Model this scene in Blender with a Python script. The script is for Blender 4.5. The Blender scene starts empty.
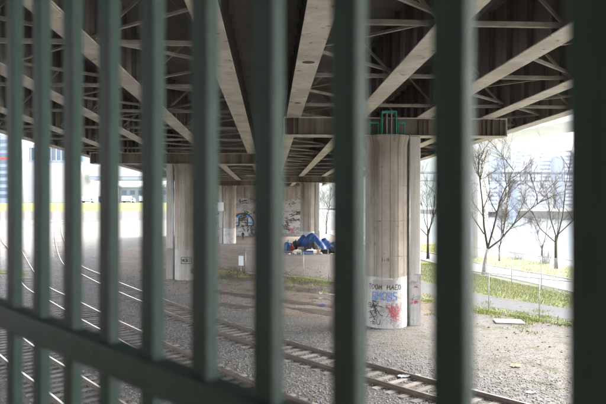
import bpy, bmesh, math, random
import numpy as np
from mathutils import Vector, Matrix, Euler
random.seed(7); rng = np.random.default_rng(7)
R = math.radians
sc = bpy.context.scene
COL = sc.collection

# ------------------------------------------------------------------ camera, sky, sun, exposure
FPX, CX, HY, CAMH = 589.0, 303.0, 207.5, 6.3          # focal length and horizon in photo pixels, eye height in metres
cam_d = bpy.data.cameras.new('camera'); cam = bpy.data.objects.new('camera', cam_d); COL.objects.link(cam)
cam.location = (0, 0, CAMH); cam.rotation_euler = (R(90), 0, 0)
cam_d.sensor_width = 36; cam_d.lens = 36 * FPX / 606; cam_d.shift_y = (HY - 202) / 606
cam_d.clip_start = 0.05; cam_d.clip_end = 12000
cam_d.dof.use_dof = True; cam_d.dof.focus_distance = 34; cam_d.dof.aperture_fstop = 3.2
sc.camera = cam
w = bpy.data.worlds.new('World'); sc.world = w; w.use_nodes = True
nt = w.node_tree; bg = nt.nodes['Background']
sky = nt.nodes.new('ShaderNodeTexSky'); sky.sky_type = 'NISHITA'; sky.sun_disc = False
SUN_EL, SUN_AZ = R(42), R(62)                          # azimuth clockwise from +Y
sky.sun_elevation = SUN_EL; sky.sun_rotation = SUN_AZ
sky.air_density = 1.0; sky.dust_density = 5.0; sky.ozone_density = 1.0
hs = nt.nodes.new('ShaderNodeHueSaturation'); hs.inputs['Saturation'].default_value = 0.32
nt.links.new(sky.outputs[0], hs.inputs['Color']); nt.links.new(hs.outputs[0], bg.inputs[0])
bg.inputs[1].default_value = 0.15
sd = bpy.data.lights.new('sun', 'SUN'); sun = bpy.data.objects.new('sun', sd); COL.objects.link(sun)
sd.energy = 0.5; sd.angle = R(40); sd.color = (1, .96, .9)
sun.rotation_euler = Vector((-math.sin(SUN_AZ) * math.cos(SUN_EL), -math.cos(SUN_AZ) * math.cos(SUN_EL), -math.sin(SUN_EL))).to_track_quat('-Z', 'Y').to_euler()
sun.location = (60, 40, 80)
vs = sc.view_settings; vs.view_transform = 'Standard'; vs.look = 'None'; vs.gamma = 1; vs.use_curve_mapping = False
vs.exposure = 3.4
sc.cycles.use_denoising = True
sc.cycles.max_bounces = 8; sc.cycles.diffuse_bounces = 5; sc.cycles.volume_bounces = 1
sc.cycles.sample_clamp_indirect = 6

def G(px, py, z=0.0):                                  # photo pixel on a level plane at height z
    y = (CAMH - z) * FPX / (py - HY)
    return Vector(((px - CX) / FPX * y, y, z))

# ------------------------------------------------------------------ materials
MATS = {}
def mat(name, c1, c2=None, scale=2.0, rough=.85, bump=.25, bscale=None, stretch=(1, 1, 1), streak=None, spots=None, metal=0.0, vary=0.0, world=False, contrast=(.35, .65), spec=.3, c3=None, grain=0.0):
    m = bpy.data.materials.new(name); m.use_nodes = True; MATS[name] = m
    n = m.node_tree; b = n.nodes['Principled BSDF']; L = n.links.new
    tc = n.nodes.new('ShaderNodeTexCoord'); src = tc.outputs['Object']
    if world:
        src = n.nodes.new('ShaderNodeNewGeometry').outputs['Position']
    mp = n.nodes.new('ShaderNodeMapping'); mp.inputs['Scale'].default_value = stretch; L(src, mp.inputs[0])
    def noise(sc_, vec, det=6, r=.6):
        k = n.nodes.new('ShaderNodeTexNoise'); k.inputs['Scale'].default_value = sc_; k.inputs['Detail'].default_value = det; k.inputs['Roughness'].default_value = r
        L(vec, k.inputs['Vector']); return k.outputs['Fac']
    def ramp(v, lo, hi):
        k = n.nodes.new('ShaderNodeMapRange'); k.inputs[1].default_value = lo; k.inputs[2].default_value = hi; L(v, k.inputs[0]); return k.outputs[0]
    def mix(f, a, c, mode='MIX'):
        k = n.nodes.new('ShaderNodeMix'); k.data_type = 'RGBA'; k.blend_type = mode
        L(f, k.inputs[0]) if hasattr(f, 'node') else setattr(k.inputs[0], 'default_value', f)
        for s, q in ((6, a), (7, c)):
            if hasattr(q, 'node'): L(q, k.inputs[s])
            else: k.inputs[s].default_value = (*q, 1)
        return k.outputs[2]
    col = mix(ramp(noise(scale, mp.outputs[0]), *contrast), c1, c2 or c1)
    if c3:
        col = mix(ramp(noise(scale * .23, mp.outputs[0], 5), .45, .62), col, c3)
    if streak:                                          # dark runs down a vertical face
        m2 = n.nodes.new('ShaderNodeMapping'); m2.inputs['Scale'].default_value = (streak[1], streak[1], streak[1] * .05); L(src, m2.inputs[0])
        col = mix(ramp(noise(1.0, m2.outputs[0], 5, .65), .44, .70), col, streak[0])
    if spots:
        col = mix(ramp(noise(spots[1], mp.outputs[0], 4, .7), spots[2], spots[2] + .06), col, spots[0])
    if grain:                                           # fine light and dark flecks
        gf = ramp(noise(grain, src, 3, .75), .36, .64); gm = n.nodes.new('ShaderNodeMapRange'); gm.inputs[3].default_value = .5; gm.inputs[4].default_value = 1.35; L(gf, gm.inputs[0])
        h = n.nodes.new('ShaderNodeHueSaturation'); L(gm.outputs[0], h.inputs['Value']); L(col, h.inputs['Color']); col = h.outputs[0]
    if vary:
        oi = n.nodes.new('ShaderNodeObjectInfo'); mr = n.nodes.new('ShaderNodeMapRange'); mr.inputs[3].default_value = 1 - vary; mr.inputs[4].default_value = 1 + vary
        L(oi.outputs['Random'], mr.inputs[0])
        h = n.nodes.new('ShaderNodeHueSaturation'); L(mr.outputs[0], h.inputs['Value']); L(col, h.inputs['Color']); col = h.outputs[0]
    if hasattr(col, 'node'): L(col, b.inputs['Base Color'])
    b.inputs['Roughness'].default_value = rough; b.inputs['Metallic'].default_value = metal; b.inputs['Specular IOR Level'].default_value = spec
    if bump:
        k = n.nodes.new('ShaderNodeBump'); k.inputs['Strength'].default_value = bump; k.inputs['Distance'].default_value = .02
        L(noise(bscale or scale * 6, src, 8, .65), k.inputs['Height']); L(k.outputs[0], b.inputs['Normal'])
    return m
mat('fence_paint', (.018, .052, .038), (.026, .068, .051), 9, .55, .35, 45, spots=((.03, .04, .034), 16, .6), spec=.4, c3=(.024, .046, .037), streak=((.018, .032, .026), 30))
mat('concrete', (.31, .275, .235), (.40, .365, .315), .8, .9, .35, 9, streak=((.19, .152, .115), 1.7), spots=((.22, .182, .142), 2.9, .6), c3=(.265, .225, .18))
mat('concrete_pale', (.52, .49, .45), (.62, .59, .55), .9, .9, .3, 9, streak=((.36, .32, .27), 2.2))
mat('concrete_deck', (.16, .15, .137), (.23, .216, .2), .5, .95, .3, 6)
mat('white_paint', (.40, .39, .375), (.50, .49, .475), 1.6, .75, .2, 8, spots=((.3, .285, .265), 2.4, .54), streak=((.3, .28, .25), 4))
mat('grey_buff', (.32, .3, .275), (.39, .37, .34), 1.6, .8, .2, 8, spots=((.3, .285, .265), 2.4, .56), streak=((.28, .26, .23), 3))
mat('steel_lit', (.62, .58, .51), (.50, .455, .385), 2.4, .7, .2, 12, spots=((.24, .18, .13), 2.6, .61), c3=(.43, .385, .32))  # lit copy of the girder paint, ground bounce put into the pale colour
mat('steel_shaded', (.15, .138, .124), (.215, .198, .178), .7, .75, .2, 8, streak=((.1, .087, .074), 1.6))  # same girder paint, darkened to put shade on webs and top flanges
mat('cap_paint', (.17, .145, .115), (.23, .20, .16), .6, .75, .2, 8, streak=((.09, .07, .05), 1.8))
mat('brace_paint', (.38, .36, .31), (.24, .22, .185), 1.6, .7, .15, 12, vary=.25)
mat('green_paint', (.04, .27, .19), (.07, .33, .24), 4, .5, .1)
mat('grey_steel', (.32, .33, .34), (.42, .43, .44), 5, .45, .1, metal=.6)
mat('rail_rust', (.075, .055, .043), (.12, .085, .063), 5, .8, .3)
mat('rail_head', (.42, .40, .38), (.55, .53, .5), 3, .3, .05, metal=.9)
mat('tie_wood', (.15, .135, .118), (.25, .228, .2), 2.2, .9, .5, 14, stretch=(.6, 5, 5), vary=.3, spots=((.15, .125, .105), 2.5, .58))
mat('ballast', (.09, .087, .083), (.155, .15, .145), 5.5, .95, 1.0, 16, world=True, c3=(.085, .078, .07), grain=13)
mat('stone', (.12, .113, .105), (.29, .278, .262), 9, .9, .3, world=True, contrast=(.25, .75))
mat('dirt', (.15, .117, .09), (.095, .075, .058), .55, .95, .7, 5, world=True, c3=(.165, .133, .105), spots=((.055, .044, .035), 1.1, .57), grain=7)
mat('gravel', (.085, .079, .072), (.138, .13, .12), 2.3, .95, .9, 12, world=True, c3=(.115, .105, .088), spots=((.07, .07, .045), .6, .56), grain=11)
mat('asphalt', (.075, .075, .078), (.105, .105, .108), 1.5, .9, .3, 20, world=True)
mat('promenade', (.15, .15, .153), (.19, .19, .193), .8, .9, .2, 12, world=True)
mat('concrete_clean', (.62, .62, .61), (.70, .70, .69), .4, .85, .15, 6)
mat('grass_soil', (.115, .14, .04), (.175, .175, .07), 1.2, .95, .8, 9, world=True, spots=((.19, .155, .105), .9, .54), grain=9)
mat('grass_blade', (.15, .21, .04), (.32, .33, .1), .45, .8, 0, world=True)
mat('bark', (.045, .037, .028), (.08, .067, .05), 6, .9, .5, 20, stretch=(4, 4, 1))
mat('twig', (.075, .06, .038), (.115, .093, .058), 4, .9, 0)
mat('tarp_blue', (.02, .05, .15), (.045, .09, .22), 1.2, .45, .6, 3)
mat('cloth_cream', (.6, .55, .46), (.7, .66, .58), 2, .9, .4, 5)
mat('cloth_dark', (.02, .022, .028), (.05, .05, .06), 3, .9, .4, 6)
mat('cloth_red', (.19, .025, .03), (.14, .035, .03), 3, .8, .3, 6)
mat('cardboard', (.36, .24, .13), (.42, .3, .18), 3, .9, .2)
mat('skin', (.45, .28, .2), (.5, .33, .25), 5, .6, 0)
mat('ink_black', (.03, .03, .03), (.06, .06, .06), 6, .7, 0)
mat('ink_blue', (.05, .17, .45), (.08, .24, .55), 6, .7, 0)
mat('ink_red', (.36, .05, .07), (.45, .1, .12), 6, .7, 0)
mat('ink_white', (.34, .325, .31), (.45, .435, .42), 6, .7, 0)
mat('ink_grey', (.2, .2, .2), (.3, .29, .28), 6, .7, 0)
mat('water', (.12, .15, .16), (.15, .18, .19), .02, .12, .5, .25, world=True, stretch=(1, 1, 1), spec=.6)
mat('hill', (.045, .062, .055), (.075, .092, .075), .012, .95, .5, .05, world=True)
mat('city_white', (.6, .61, .62), (.68, .69, .7), .05, .8, 0)
mat('city_grey', (.26, .3, .36), (.32, .36, .42), .05, .8, 0)
mat('city_tan', (.42, .42, .42), (.5, .49, .48), .05, .8, 0)
mat('city_glass', (.07, .11, .16), (.1, .15, .21), .1, .2, 0, spec=.7)
mat('white_metal', (.75, .76, .78), (.8, .8, .82), 2, .4, .05)
mat('rubber', (.02, .02, .02), (.03, .03, .03), 9, .9, .2)
mat('red_paint', (.5, .05, .04), (.55, .08, .06), 3, .5, .05)
mat('bridge_steel', (.16, .17, .175), (.2, .21, .215), .3, .7, 0)

# ------------------------------------------------------------------ mesh helpers
class MB:
    def __init__(s): s.v = []; s.f = []; s.mi = []; s.m = 0
    def add(s, vs_, fs):
        o = len(s.v); s.v += [tuple(q) for q in vs_]
        s.f += [tuple(i + o for i in f) for f in fs]; s.mi += [s.m] * len(fs); return s
    def box(s, x0, x1, y0, y1, z0, z1):
        return s.add([(x0, y0, z0), (x1, y0, z0), (x1, y1, z0), (x0, y1, z0), (x0, y0, z1), (x1, y0, z1), (x1, y1, z1), (x0, y1, z1)],
                     [(3, 2, 1, 0), (4, 5, 6, 7), (0, 1, 5, 4), (1, 2, 6, 5), (2, 3, 7, 6), (3, 0, 4, 7)])
    def frame(s, p, q):
        p, q = Vector(p), Vector(q); d = (q - p).normalized(); up = Vector((0, 0, 1))
        if abs(d.z) > .95: up = Vector((0, 1, 0))
        a = d.cross(up).normalized(); b = a.cross(d).normalized(); return p, q, a, b
    def beam(s, p, q, wd, ht, oa=0, ob=0):
        p, q, a, b = s.frame(p, q); p = p + a * oa + b * ob; q = q + a * oa + b * ob
        c = [(-wd / 2, -ht / 2), (wd / 2, -ht / 2), (wd / 2, ht / 2), (-wd / 2, ht / 2)]
        return s.add([p + a * i + b * j for i, j in c] + [q + a * i + b * j for i, j in c],
                     [(0, 1, 2, 3), (7, 6, 5, 4), (0, 4, 5, 1), (1, 5, 6, 2), (2, 6, 7, 3), (3, 7, 4, 0)])
    def angle(s, p, q, wd=.13, th=.016):                # an L-section
        s.beam(p, q, wd, th); return s.beam(p, q, th, wd, oa=wd / 2 - th / 2, ob=wd / 2 + th / 2)
    def tube(s, pts, rad, n=8, cap=True):
        pts = [Vector(p) for p in pts]
        if not hasattr(rad, '__len__'): rad = [rad] * len(pts)
        vv, ff = [], []; prev = None
        for k, p in enumerate(pts):
            d = (pts[min(k + 1, len(pts) - 1)] - pts[max(k - 1, 0)]).normalized()
            if prev is None:
                up = Vector((0, 0, 1)) if abs(d.z) < .9 else Vector((1, 0, 0)); a = d.cross(up).normalized()
            else:
                a = (prev - d * prev.dot(d)); a = a.normalized() if a.length > 1e-6 else d.orthogonal().normalized()
            prev = a; b = d.cross(a)
            for j in range(n):
                t = 2 * math.pi * j / n; vv.append(p + (a * math.cos(t) + b * math.sin(t)) * rad[k])
        for k in range(len(pts) - 1):
            for j in range(n):
                j2 = (j + 1) % n; ff.append((k * n + j, k * n + j2, (k + 1) * n + j2, (k + 1) * n + j))
        if cap:
            ff.append(tuple(range(n))[::-1]); ff.append(tuple((len(pts) - 1) * n + j for j in range(n)))
        return s.add(vv, ff)
    def sheet(s, ring, z=None):                          # one flat n-gon
        return s.add([(p[0], p[1], z if z is not None else p[2]) for p in ring], [tuple(range(len(ring)))])
    def mesh(s, name, mats, smooth=False):
        me = bpy.data.meshes.new(name); me.from_pydata(s.v, [], s.f)
        for m in (mats if isinstance(mats, (list, tuple)) else [mats]): me.materials.append(MATS[m])
        if any(s.mi): me.polygons.foreach_set('material_index', s.mi)
        if smooth: me.polygons.foreach_set('use_smooth', [True] * len(me.polygons))
        me.update(); return me

def link(name, me, parent=None, loc=None, rz=None):
    o = bpy.data.objects.new(name, me); COL.objects.link(o)
    if parent is not None: o.parent = parent
    if loc is not None: o.location = loc
    if rz is not None: o.rotation_euler = (0, 0, rz)
    return o
def tag(o, label=None, cat=None, group=None, kind=None):
    if label: o['label'] = label
    if cat: o['category'] = cat
    if group: o['group'] = group
    if kind: o['kind'] = kind
    return o
def thing(name, label, cat, loc=(0, 0, 0), rz=0, group=None):
    o = bpy.data.objects.new(name, None); COL.objects.link(o); o.location = loc; o.rotation_euler = (0, 0, rz); o.empty_display_size = .2
    return tag(o, label, cat, group)
def root(o):
    while o.parent: o = o.parent
    return o
def part(name, mb, mats, parent, world=False, smooth=False):
    me = mb.mesh(name, mats, smooth)
    if world:
        r = root(parent); me.transform((Matrix.Translation(r.location) @ r.rotation_euler.to_matrix().to_4x4()).inverted())
    return link(name, me, parent)
def struct(name, mb, mats, label=None, smooth=False):
    return tag(link(name, mb.mesh(name, mats, smooth)), label, None, None, 'structure')
def bevel(o, wd=.01, seg=1):
    m = o.modifiers.new('bevel', 'BEVEL'); m.width = wd; m.segments = seg; m.limit_method = 'ANGLE'; return o
def poly_band(pts, hw0, hw1=None, jag=0.0, step=1.0, seed=0):
    """polyline -> closed ring of a band, from -hw0 (left) to +hw1 (right), optionally ragged"""
    hw1 = hw0 if hw1 is None else hw1; P = resample(pts, step); n = len(P); r = np.random.default_rng(seed)
    T = np.gradient(P, axis=0); T /= np.linalg.norm(T, axis=1)[:, None]; N = np.c_[T[:, 1], -T[:, 0]]
    def wob():
        q = r.normal(0, 1, n); k = np.ones(3) / 3; return np.convolve(q, k, 'same') * jag
    a = P - N * (hw0 + wob())[:, None]; b = P + N * (hw1 + wob())[:, None]
    return a, b
def resample(pts, step):
    P = np.array([(p[0], p[1]) for p in pts], float)
    # Catmull-Rom
    Q = np.vstack([2 * P[0] - P[1], P, 2 * P[-1] - P[-2]]); out = []
    for i in range(1, len(Q) - 2):
        for t in np.linspace(0, 1, 24, endpoint=False):
            a, b, c, d = Q[i - 1], Q[i], Q[i + 1], Q[i + 2]
            out.append(.5 * (2 * b + (c - a) * t + (2 * a - 5 * b + 4 * c - d) * t * t + (3 * b - a - 3 * c + d) * t ** 3))
    out.append(Q[-2]); out = np.array(out)
    s = np.r_[0, np.cumsum(np.linalg.norm(np.diff(out, axis=0), axis=1))]
    u = np.arange(0, s[-1], step)
    return np.c_[np.interp(u, s, out[:, 0]), np.interp(u, s, out[:, 1])]
def band(name, pts, z, mats, hw0, hw1=None, jag=0.0, step=1.0, seed=0):
    a, b = poly_band(pts, hw0, hw1, jag, step, seed); m = MB(); n = len(a)
    m.add([(p[0], p[1], z) for p in a] + [(p[0], p[1], z) for p in b], [(i, i + 1, n + i + 1, n + i)[::-1] for i in range(n - 1)])
    return struct(name, m, mats)
def fast_mesh(name, V, F, mat_):                        # F: (n,3) triangles
    me = bpy.data.meshes.new(name); me.vertices.add(len(V)); me.vertices.foreach_set('co', V.astype(np.float32).ravel())
    me.loops.add(F.size); me.loops.foreach_set('vertex_index', F.astype(np.int32).ravel())
    me.polygons.add(len(F)); me.polygons.foreach_set('loop_start', np.arange(0, F.size, 3, dtype=np.int32))
    me.update(calc_edges=True); me.validate(); me.materials.append(MATS[mat_]); return me

# ------------------------------------------------------------------ bridge frame: heading of the viaduct
BR = math.atan2(33, 589)                                # its vanishing point is 33 px left of the middle
def BW(t, s, z=0): return Vector((t * math.cos(BR) - s * math.sin(BR), t * math.sin(BR) + s * math.cos(BR), z))

# ------------------------------------------------------------------ ground, river, hills
m = MB()
prof = [(-3500, 0), (-700, 0), (-120, 0), (-40, 0), (27, 0), (31, -.7), (38, -4.5), (46, -9), (60, -10), (325, -10), (330, 2), (345, 4), (700, 8), (3500, 12)]
ss = [-300, -60, 0, 60, 120, 240, 500, 1200, 5000]
for s_ in ss:
    for t_, z_ in prof: m.v.append(tuple(BW(t_, s_, z_)))
k = len(prof)
for i in range(len(ss) - 1):
    for j in range(k - 1):
        m.f.append((i * k + j, i * k + j + 1, (i + 1) * k + j + 1, (i + 1) * k + j)); m.mi.append(0)
struct('ground', m, 'gravel', 'gravelly open ground around the tracks and river bank')
m = MB(); m.sheet([BW(40, -300, -7), BW(328, -300, -7), BW(328, 5000, -7), BW(40, 5000, -7)]); struct('river', m, 'water', 'wide pale river beyond the grassy bank')
m = MB(); nx, ny = 60, 10
for j in range(ny):
    for i in range(nx):
        x = -800 + i * 75; y = 2300 + j * 120
        h = (math.sin(j / (ny - 1) * math.pi * .5)) * (330 + 60 * math.sin(i * .31 + 1) + 40 * math.sin(i * .83) + 14 * math.sin(i * 2.1)) + 8
        m.v.append((x, y, h if x > -300 else h * max(.1, 1 - (-300 - x) / 600)))
for j in range(ny - 1):
    for i in range(nx - 1):
        a = j * nx + i; m.f.append((a, a + 1, a + nx + 1, a + nx)); m.mi.append(0)
struct('hills', m, 'hill', 'hazy blue wooded hills behind the far city', smooth=True)

# tracks: centre lines read off the photograph
A_px = [(517, 412), (432, 389.5), (366, 371), (285, 348), (220, 327), (165, 306), (132, 293), (94, 276), (66, 257)]
B_px = [(285, 409), (193, 368), (132, 337), (95, 319), (61, 300), (31, 282)]
def ext(first, lst, last): return [Vector((*p, 0)) for p in first] + lst + [Vector((*p, 0)) for p in last]
A_pts = ext([(19, 3), (12.6, 11)], [G(*p, .12) for p in A_px], [(-69, 166), (-90, 222), (-97, 258), (-93, 288)])
B_pts = ext([(14, 2)], [G(*p, .12) for p in B_px], [(-41, 84), (-64, 128), (-97, 212), (-107, 256), (-104, 290)])
C_pts = ext([(6.5, 3), (-1, 11.5)], [G(61, 381, .12), G(31, 364, .12)], [(-19, 34), (-28, 45), (-52, 82), (-76, 128), (-108, 212)])
# ballast corridor
def smooth_line(pts, step):
    P = resample(pts, step)
    for _ in range(30):
        P[1:-1] = (P[:-2] + 2 * P[1:-1] + P[2:]) / 4
    return P
LINES = {k: smooth_line(v, .6) for k, v in (('A', A_pts), ('B', B_pts), ('C', C_pts))}
band('ballast_bed', LINES['A'][::8], .012, 'ballast', 34, 3.3, .25, 2.5, 3)
lot = MB()
lotr = [(-9, 42), (-3, 35.5), (3, 33), (8, 36), (9, 45), (7, 62), (8, 90), (9, 127), (-20, 127), (-27, 100), (-24, 72), (-18, 56)]
lp = resample(lotr + lotr[:1], 1.2); lp = lp + rng.normal(0, .22, lp.shape)
lot.sheet([(x, y) for x, y in lp], .008); struct('dirt_lot', lot, 'dirt', 'bare tan dirt beneath the viaduct')

mat('mud', (.055, .047, .04), (.09, .077, .064), 1.8, .55, .8, 9, world=True, grain=8)
mat('puddle', (.05, .05, .05), (.07, .068, .065), 1, .08, .1, 3, world=True)
def blob(name, c, rx, ry, rz, z, mt, seed):
    r_ = random.Random(seed); ph = [r_.uniform(0, 6) for _ in range(5)]; ring = []
    for j in range(56):
        a = 6.2832 * j / 56; k_ = 1 + .22 * math.sin(2 * a + ph[0]) + .17 * math.sin(3 * a + ph[1]) + .12 * math.sin(5 * a + ph[2]) + .07 * math.sin(9 * a + ph[3]) + r_.gauss(0, .035)
        x, y = math.cos(a) * rx * k_, math.sin(a) * ry * k_; ring.append((c[0] + x * math.cos(rz) - y * math.sin(rz), c[1] + x * math.sin(rz) + y * math.cos(rz)))
    b = MB(); b.sheet(ring, z); return struct(name, b, mt)
for i_, (px, py, rx, ry) in enumerate(((238, 277, 5, 1.5), (305, 283, 4.6, 1.1), (322, 291, 4.2, 1.0), (245, 296, 3.4, .8), (300, 303, 3.0, .7), (318, 312, 2.6, .6), (232, 306, 2.2, .5))):
    blob('mud_patch', G(px, py), rx, ry, R(-38), .016 + .0004 * i_, 'mud', i_)
for i_, (px, py, rx, ry) in enumerate(((318, 293, 1.5, .45), (236, 275, 1.4, .4), (325, 299, 1.1, .25))):
    blob('puddle', G(px, py), rx, ry, R(-38), .024, 'puddle', 60 + i_)
lines_lat = {}
def tie_mesh(L=2.55):
    b = MB(); b.box(-L / 2, L / 2, -.115, .115, -.16, .045); return b.mesh('tie', 'tie_wood')
TIE = tie_mesh()
def track(P, label, n_parts, key):
    T = np.gradient(P, axis=0); T /= np.linalg.norm(T, axis=1)[:, None]; N = np.c_[T[:, 1], -T[:, 0]]
    i0 = int(np.argmin(np.abs(P[:, 1] - 20)))
    t = thing('railway_track', label, 'railway track', (P[i0][0], P[i0][1], 0))
    prof_ = [(-.07, .04), (.07, .04), (.07, .055), (.012, .075), (.012, .155), (.036, .165), (.036, .2), (-.036, .2), (-.036, .165), (-.012, .155), (-.012, .075), (-.07, .055)]
    n = len(prof_)
    for sgn in (-1, 1):
        b = MB(); step = 3; idx = list(range(0, len(P), step))
        for i in idx:
            for (dx, dz) in prof_:
                q = P[i] + N[i] * (sgn * .7525 + dx); b.v.append((q[0], q[1], dz))
        for a in range(len(idx) - 1):
            for j in range(n):
                j2 = (j + 1) % n; b.f.append((a * n + j, a * n + j2, (a + 1) * n + j2, (a + 1) * n + j)); b.mi.append(1 if j == 6 else 0)
        part('rail', b, ['rail_rust', 'rail_head'], t, world=True)
    lo = int(np.argmax(P[:, 1] > 9)); far = MB()
    for i in range(lo, len(P)):
        rz = math.atan2(N[i][1], N[i][0]) + random.gauss(0, .012); p = P[i] + N[i] * random.gauss(0, .03)
        if i - lo < n_parts:
            link('tie', TIE, t, (p[0] - t.location.x, p[1] - t.location.y, random.gauss(0, .008)), rz)
        elif P[i][1] < 200:
            c, s_ = math.cos(rz), math.sin(rz); L = 1.27
            far.add([(p[0] + c * a - s_ * b_, p[1] + s_ * a + c * b_, z) for z in (-.02, .045) for a, b_ in ((-L, -.11), (L, -.11), (L, .11), (-L, .11))],
                    [(4, 5, 6, 7), (0, 1, 5, 4), (1, 2, 6, 5), (2, 3, 7, 6), (3, 0, 4, 7)])
    if far.v: tag(part('distant_ties', far, 'tie_wood', t, world=True), kind='stuff')
    lines_lat[key] = (P, N)
track(LINES['A'], 'railway track passing closest to the graffitied round column', 220, 'A')
track(LINES['B'], 'middle railway track, between the other two tracks', 170, 'B')
track(LINES['C'], 'nearest railway track, seen under the sloping fence rail at lower left', 70, 'C')

# loose ballast stones, uncountable
def stones(name, XY, z0, smin, smax, mat_, seed):
    r = np.random.default_rng(seed); n = len(XY)
    base = np.array([(1, 0, 0), (-1, 0, 0), (0, 1, 0), (0, -1, 0), (0, 0, 1), (0, 0, -1)], float)
    F0 = np.array([(0, 2, 4), (2, 1, 4), (1, 3, 4), (3, 0, 4), (2, 0, 5), (1, 2, 5), (3, 1, 5), (0, 3, 5)])
    V = base[None] * r.uniform(.6, 1.3, (n, 6, 1)) + r.normal(0, .22, (n, 6, 3))
    a = r.uniform(0, 6.28, n); c, s_ = np.cos(a), np.sin(a)
    x = V[:, :, 0] * c[:, None] - V[:, :, 1] * s_[:, None]; y = V[:, :, 0] * s_[:, None] + V[:, :, 1] * c[:, None]
    V = np.stack([x, y, V[:, :, 2] * .7], 2) * r.uniform(smin, smax, (n, 1, 1)) + np.c_[XY, np.full(n, z0)][:, None, :]
    return tag(link(name, fast_mesh(name, V.reshape(-1, 3), (F0[None] + 6 * np.arange(n)[:, None, None]).reshape(-1, 3), mat_)), kind='stuff')
xy = []
for key, cnt in (('A', 26000), ('B', 20000), ('C', 9000)):
    P, N = lines_lat[key]; ok = np.where((P[:, 1] > 11) & (P[:, 1] < (75 if key != 'C' else 45)))[0]
    wgt = 1 / P[ok, 1] ** .8; i = rng.choice(ok, cnt, p=wgt / wgt.sum())
    lat = rng.uniform(-3.6, 3.6, cnt)
    xy.append(P[i] + N[i] * lat[:, None] + rng.normal(0, .4, (cnt, 2)))
tag(stones('ballast_stones', np.vstack(xy), .02, .016, .05, 'stone', 1), 'grey crushed stone strewn between the rails', None)
P, N = lines_lat['A']; ok = np.where((P[:, 1] > 12) & (P[:, 1] < 60))[0]; i = rng.choice(ok, 20000)
xy = P[i] + N[i] * (3.0 + np.abs(rng.normal(0, 3.4, 20000)))[:, None] + rng.normal(0, .6, (20000, 2))
tag(stones('rubble_stones', xy, .006, .008, .042, 'stone', 2), 'scattered gravel on the dirt right of the tracks')

mat('litter', (.05, .04, .03), (.14, .11, .08), 9, .9, 0, world=True)
lt = np.vstack([np.c_[rng.uniform(-17, 9, 1500), rng.uniform(44, 62, 1500)], np.c_[rng.normal(-2, 5, 3200), np.zeros(3200)]])
lt[1500:, 1] = 52 - lt[1500:, 0] * .9 + rng.normal(0, 1.6, 3200)
tag(stones('litter_bits', np.vstack([lt, np.c_[rng.uniform(8, 22, 160), rng.uniform(20, 33, 160)]]), .012, .02, .09, 'litter', 8), 'dark dead leaves and debris scattered over the dirt')
# paths, kerbs and grass on the right
lower = [(34, 14), (22, 27.5), (14.6, 36.6), (11.6, 41), (9.4, 46), (6.5, 55)]
upper = [(25, 22), (23.6, 35), (21.6, 47.3), (20.2, 54.2), (17.8, 63), (15.3, 80), (11, 118), (4, 180)]
band('grass_verge', [(31, 21), (23.5, 32), (18.2, 40), (15, 46.5), (13, 54), (12.5, 66), (13, 90)], .006, 'grass_soil', 4.2, 4.6, .3, 1.2, 5)
band('grass_bank', [(30, 20), (28, 40), (25.6, 56), (22.5, 72), (19, 100), (14, 140)], .010, 'grass_soil', 5, 4.0, .3, 1.5, 6)
band('grass_strip', [(24, 20.5), (17, 28.5), (13, 33.6), (10.5, 37), (5, 45.5), (0, 52.5), (-6, 57)], .014, 'grass_soil', .5, 1.0, .38, .7, 8)
band('path', lower, .018, 'asphalt', 1.8, 1.8, .05, 1.2, 9)
band('promenade', upper, .022, 'promenade', 2.3, 2.3, 0, 2, 10)
a, b = poly_band(upper, 2.3, 2.45, 0, 2)
for q0, q1 in ((poly_band(upper, 2.45, 0)[0], poly_band(upper, 2.3, 0)[0]), (poly_band(upper, 0, 2.3)[1], poly_band(upper, 0, 2.45)[1])):
    m = MB(); n = len(q0)
    for i in range(n): m.v += [(q0[i][0], q0[i][1], 0), (q0[i][0], q0[i][1], .12), (q1[i][0], q1[i][1], .12), (q1[i][0], q1[i][1], 0)]
    for i in range(n - 1):
        for j in range(3): m.f.append((i * 4 + j, i * 4 + j + 1, (i + 1) * 4 + j + 1, (i + 1) * 4 + j)); m.mi.append(0)
    struct('kerb', m, 'concrete_pale')

def blades(name, XY, hmin, hmax, seed, label):
    r = np.random.default_rng(seed); n = len(XY); h = r.uniform(hmin, hmax, n); a = r.uniform(0, 6.28, n); wd = r.uniform(.012, .03, n)
    ln = r.normal(0, .35, (n, 2)) * h[:, None]
    p0 = np.c_[XY[:, 0] - np.cos(a) * wd, XY[:, 1] - np.sin(a) * wd, np.zeros(n)]; p1 = np.c_[XY[:, 0] + np.cos(a) * wd, XY[:, 1] + np.sin(a) * wd, np.zeros(n)]
    p2 = np.c_[XY + ln, h]
    V = np.stack([p0, p1, p2], 1).reshape(-1, 3); F = np.arange(3 * n).reshape(-1, 3)
    return tag(link(name, fast_mesh(name, V, F, 'grass_blade')), label, None, None, 'stuff')
def along(pts, n, l0, l1, seed, patch=True, clump=0):
    r = np.random.default_rng(seed); P_ = resample(pts, .3); T = np.gradient(P_, axis=0); T /= np.linalg.norm(T, axis=1)[:, None]; N_ = np.c_[T[:, 1], -T[:, 0]]
    if clump:
        ci = r.integers(0, len(P_), clump); cl = r.uniform(l0, l1, clump); c = P_[ci] + N_[ci] * cl[:, None]
        return c[r.integers(0, clump, n)] + r.normal(0, .28, (n, 2))
    i = r.integers(0, len(P_), n); return P_[i] + N_[i] * r.uniform(l0, l1, n)[:, None]
blades('verge_grass', np.vstack([along([(26, 29), (18.2, 40), (15, 46.5), (13, 54), (12.5, 66)], 26000, -3.4, 3.4, 21), along([(20, 24.5), (13, 33.6), (10.5, 37), (5, 45.5), (0, 52.5)], 9000, -.9, .8, 22, clump=170)]), .06, .2, 3, 'yellow green grass between the two paths and along the wire fence')
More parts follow.
